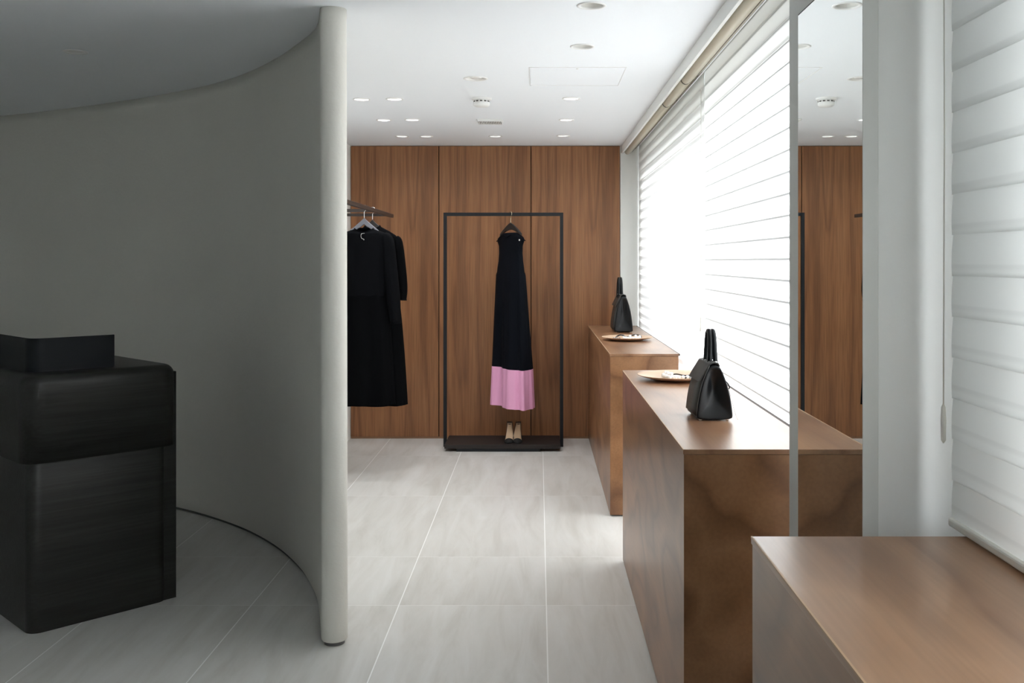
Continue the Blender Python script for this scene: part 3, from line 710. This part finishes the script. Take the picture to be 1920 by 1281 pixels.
# ================================================================= HANDBAGS
def handbag(label, x0, x1, y0, L, H, hh, loc_z, flapmat, top_w=.026, lean=0.0, group=None, hshift=.004):
    W = x1-x0; cx = (x0+x1)/2
    t = thing('handbag', label, 'handbag', (cx, y0+L/2, loc_z), lean, group)
    hL = L/2
    def prof(scale=1.0, pinch=0.0):
        """closed gusset outline, counter-clockwise, in x and z"""
        pts = []; n = 10; b = W/2
        zb = .004
        for k in range(n+1):                                 # right side going up
            q = k/n; w_ = b*(1-q)**.80*(1-.0)+top_w/2*q + .10*b*math.sin(PI*q)
            pts.append((w_*scale, zb+.010+(H-.014)*q))
        for k in range(n, -1, -1):
            q = k/n; w_ = b*(1-q)**.80+top_w/2*q + .10*b*math.sin(PI*q)
            pts.append((-w_*scale, zb+.010+(H-.014)*q))
        pts += [(-b*scale*.95, zb), (0, zb-.000), (b*scale*.95, zb)]
        return pts
    P = prof(); bm = bmesh.new(); rings = []
    for q in (0, .02, .06, .2, .4, .6, .8, .94, .98, 1):
        y = -hL+L*q; e = 1-.05*(1 if q in (0, 1) else (.35 if q in (.02, .98) else 0)) 
        rings.append([(x*e, y, .004+(z-.004)*(e*.5+.5)) for x, z in P])
    R = loft(bm, rings, False, False)
    for end, sgn in ((R[0], 1), (R[-1], -1)):               # gussets folded inward along a soft crease
        prev = end
        for f_, inn in ((.86, .004), (.66, .012), (.42, .022), (.16, .030)):
            nr = []
            for v in end:
                px, pz = v.co.x, v.co.z
                zc_ = .42*H
                nx = px*f_ ; nz = zc_+(pz-zc_)*f_
                cre = max(0.0, 1-abs(nx)/(W*.34))*max(0.0, min(1, (nz)/(H*.75)))
                nr.append(bm.verts.new((nx, v.co.y+sgn*(inn*.35+inn*.9*cre), nz)))
            for i in range(len(prev)):
                j = (i+1) % len(prev); bm.faces.new((prev[i], prev[j], nr[j], nr[i]))
            prev = nr
        bm.faces.new(prev if sgn > 0 else prev[::-1])
    link_obj('bag_body', bm, 'leather', t, True, sub=1)
    # front panel facing the room, matt leather
    def sidepts(q0, q1, n, off):
        out = []; b = W/2
        for k in range(n+1):
            q = q0+(q1-q0)*k/n; w_ = b*(1-q)**.80+top_w/2*q + .10*b*math.sin(PI*q)
            out.append((-w_-off, .014+(H-.014)*q))
        return out
    pn = sidepts(.02, .97, 10, .0025); pin = sidepts(.02, .97, 10, -.001)
    bm = bmesh.new(); loft(bm, [[(x, y, z) for x, z in pn]+[(x, y, z) for x, z in reversed(pin)] for y in (-hL*.985, 0, hL*.985)])
    link_obj('front_panel', bm, flapmat, t, True)
    # flap: over the top and down the front
    fl = [(top_w/2+.004, H*.97), (top_w/2, H+.004), (0, H+.007), (-top_w/2-.004, H+.002)]
    fl += [(-top_w/2-.004-(W*.40-top_w/2)*q, H*(1-.30*q**1.15)) for q in (.25, .5, .75, 1.0)]
    fi = [(x+.003 if x < 0 else x-.003, z-.003) for x, z in fl]
    bm = bmesh.new(); loft(bm, [[(x, y, z) for x, z in fl]+[(x, y, z) for x, z in reversed(fi)] for y in (-hL*.97, 0, hL*.97)])
    fo = link_obj('flap', bm, flapmat, t, True, bevel=.0008)
    for sx in (-1, 1):                                        # two rolled handles
        xo = sx*top_w*.30+hshift
        sp = hL*.34
        pts = catmull([(xo+sx*.004, -sp, H-.022), (xo, -sp, H+hh*.30), (xo-sx*.001, -sp*.82, H+hh*.72), (xo-sx*.002, -sp*.42, H+hh*.97), (xo-sx*.002, 0, H+hh*1.0), (xo-sx*.002, sp*.42, H+hh*.97), (xo-sx*.001, sp*.82, H+hh*.72), (xo, sp, H+hh*.30), (xo+sx*.004, sp, H-.022)], 5)
        bm = bmesh.new(); tube(bm, pts, .0082*(H/.18)**.4, 10); ho = link_obj('handle', bm, 'leather', t, True)
        for sy in (-1, 1):
            bm = bmesh.new(); lathe(bm, [(.0095, -.006), (.0095, -.001), (.008, .0)], 14, center=(xo, sy*sp, H+.006), cap0=True, cap1=True)
            link_obj('handle_ring', bm, 'chrome', ho, True)
    for sx in (-1, 1):
        for sy in (-1, 1):
            bm = bmesh.new(); lathe(bm, [(.004, 0), (.005, .002), (.005, .005)], 10, center=(sx*W*.36, sy*hL*.85, 0), cap0=True, cap1=True)
            link_obj('foot_stud', bm, 'chrome', t)
    return t, W, hL, H
d1 = 3.095; s1 = d1/F
bg, bw, bh, bH = handbag('small black leather handbag standing on the middle counter', (1304-VX)*s1, (1374-VX)*s1, d1, .175, .178, .100, HC, 'leather_matt', lean=0.03)
bm = bmesh.new(); tube(bm, catmull([(.026, -.05, .135), (.045, -.055, .118), (.052, -.06, .105), (.050, -.06, .098)], 5), .0022, 6); st = link_obj('strap_loop', bm, 'leather', bg, True)
bm = bmesh.new(); tube(bm, catmull([(.050, -.060, .100), (.060, -.062, .060), (.070, -.068, .02), (.076, -.072, .002)], 5), .0009, 6); link_obj('tag_thread', bm, 'chrome', bg, True)
d2 = 6.93; s2 = d2/F
handbag('large black leather handbag on the farthest counter by the wood wall', (1151.5-VX)*s2, (1187.5-VX)*s2, d2, .34, .262, .118, HC, 'leather_matt', top_w=.030, hshift=-.014)

# ================================================================= TRAYS AND NECKLACES
def tray(label, cx, cy, R):
    t = thing('round_tray', label, 'tray', (cx, cy, HC), group='wooden trays on the counters')
    bm = bmesh.new(); lathe(bm, [(R*.42, .0), (R*.60, .003), (R*.86, .0125), (R*.985, .0205), (R, .0225), (R*.985, .0235), (R*.85, .0175), (R*.60, .0095), (R*.3, .008), (.004, .008)], 64, cap0=True, cap1=True)
    link_obj('dish', bm, 'tray', t, True)
    return t
T1 = (0.588, 4.185, .168); T2 = ((1176-VX)*6.27/F, 6.27, .163)
tray('pale wooden tray on the middle counter beside the small handbag', *T1)
tray('pale wooden tray on the farthest counter in front of the large handbag', *T2)
def necklace(label, cx, cy, z, scale, beads, knots, seed):
    t = thing('pearl_necklace', label, 'necklace', (cx, cy, z), group='pearl necklaces in the trays')
    rnd = random.Random(seed)
    for x, y, h, r in beads:
        bm = bmesh.new(); sphere(bm, (0, 0, 0), r, 16, 10)
        link_obj('pearl', bm, 'pearl', t, True, loc=(x, y, h+r))
    for x, y, h, r in knots:
        bm = bmesh.new(); sphere(bm, (0, 0, 0), r, 12, 8); link_obj('smoky_bead', bm, 'smoke_bead', t, True, loc=(x, y, h+r))
    return t
# near necklace: an arc of large pearls on the left, dark ribbon and bow to the right
b_ = []
for k in range(11):
    a = PI*(.62+.078*k); b_.append((-.002+.060*math.cos(a)*1.0, -.005+.062*math.sin(a), .0005, .0088+.0008*math.sin(k*2.1)))
for k in range(5): b_.append((-.044+.019*k, -.068+.004*k, .0004, .0082))
b_ += [(-.052, .010, .012, .008), (-.046, -.02, .013, .0085), (-.034, -.045, .013, .008)]
kn = [(.044, -.060, .0, .006), (.058, -.055, .0, .0065), (.070, -.046, .0, .006), (.080, -.034, .002, .006)]
n1_ = necklace('pearl necklace with a dark ribbon bow in the tray beside the small handbag', T1[0]+.005, T1[1]-.005, HC+.0085, 1, b_, kn, 1)
bm = bmesh.new(); tube(bm, catmull([(-.030, .052, .006), (.0, .045, .010), (.03, .030, .006), (.055, .0, .010), (.060, -.020, .014)], 6), .0032, 6)
tube(bm, catmull([(.060, -.020, .014), (.072, -.01, .034), (.090, -.004, .040), (.098, -.012, .026), (.080, -.022, .014), (.060, -.022, .012)], 6), .0042, 6)
tube(bm, catmull([(.060, -.020, .014), (.045, -.035, .012), (.030, -.050, .008), (.022, -.062, .005)], 6), .0038, 6)
tube(bm, catmull([(.060, -.020, .014), (.075, -.035, .012), (.088, -.045, .010)], 6), .0038, 6)
link_obj('ribbon', bm, 'ribbon', n1_, True)
b2 = []
for k in range(12):
    a = PI*(.95+.095*k); b2.append((.028+.052*math.cos(a), -.02+.045*math.sin(a), .0005, .0088))
for k in range(6): b2.append((-.018+.017*k, -.078+.003*k, .0005 , .0085))
b2 += [(-.02, -.045, .0005, .0088), (.015, -.05, .012, .009), (.05, -.05, .012, .009), (.078, -.03, .008, .009)]
k2 = [(-.05, -.04, 0, .006), (-.062, -.035, 0, .006), (-.074, -.03, 0, .006), (-.086, -.022, .0, .006)]
n2_ = necklace('pearl necklace with dark ribbon in the tray before the large handbag', T2[0]+.0, T2[1]+.01, HC+.0085, 1, b2, k2, 2)
bm = bmesh.new(); tube(bm, catmull([(-.075, -.03, .007), (-.06, .01, .018), (-.03, .02, .022), (.0, .03, .010), (.05, .03, .022), (.085, .012, .020), (.090, -.01, .010)], 6), .0045, 6)
tube(bm, catmull([(-.06, .01, .016), (-.045, -.005, .024), (-.02, .0, .020)], 6), .0045, 6)
link_obj('ribbon', bm, 'ribbon', n2_, True)
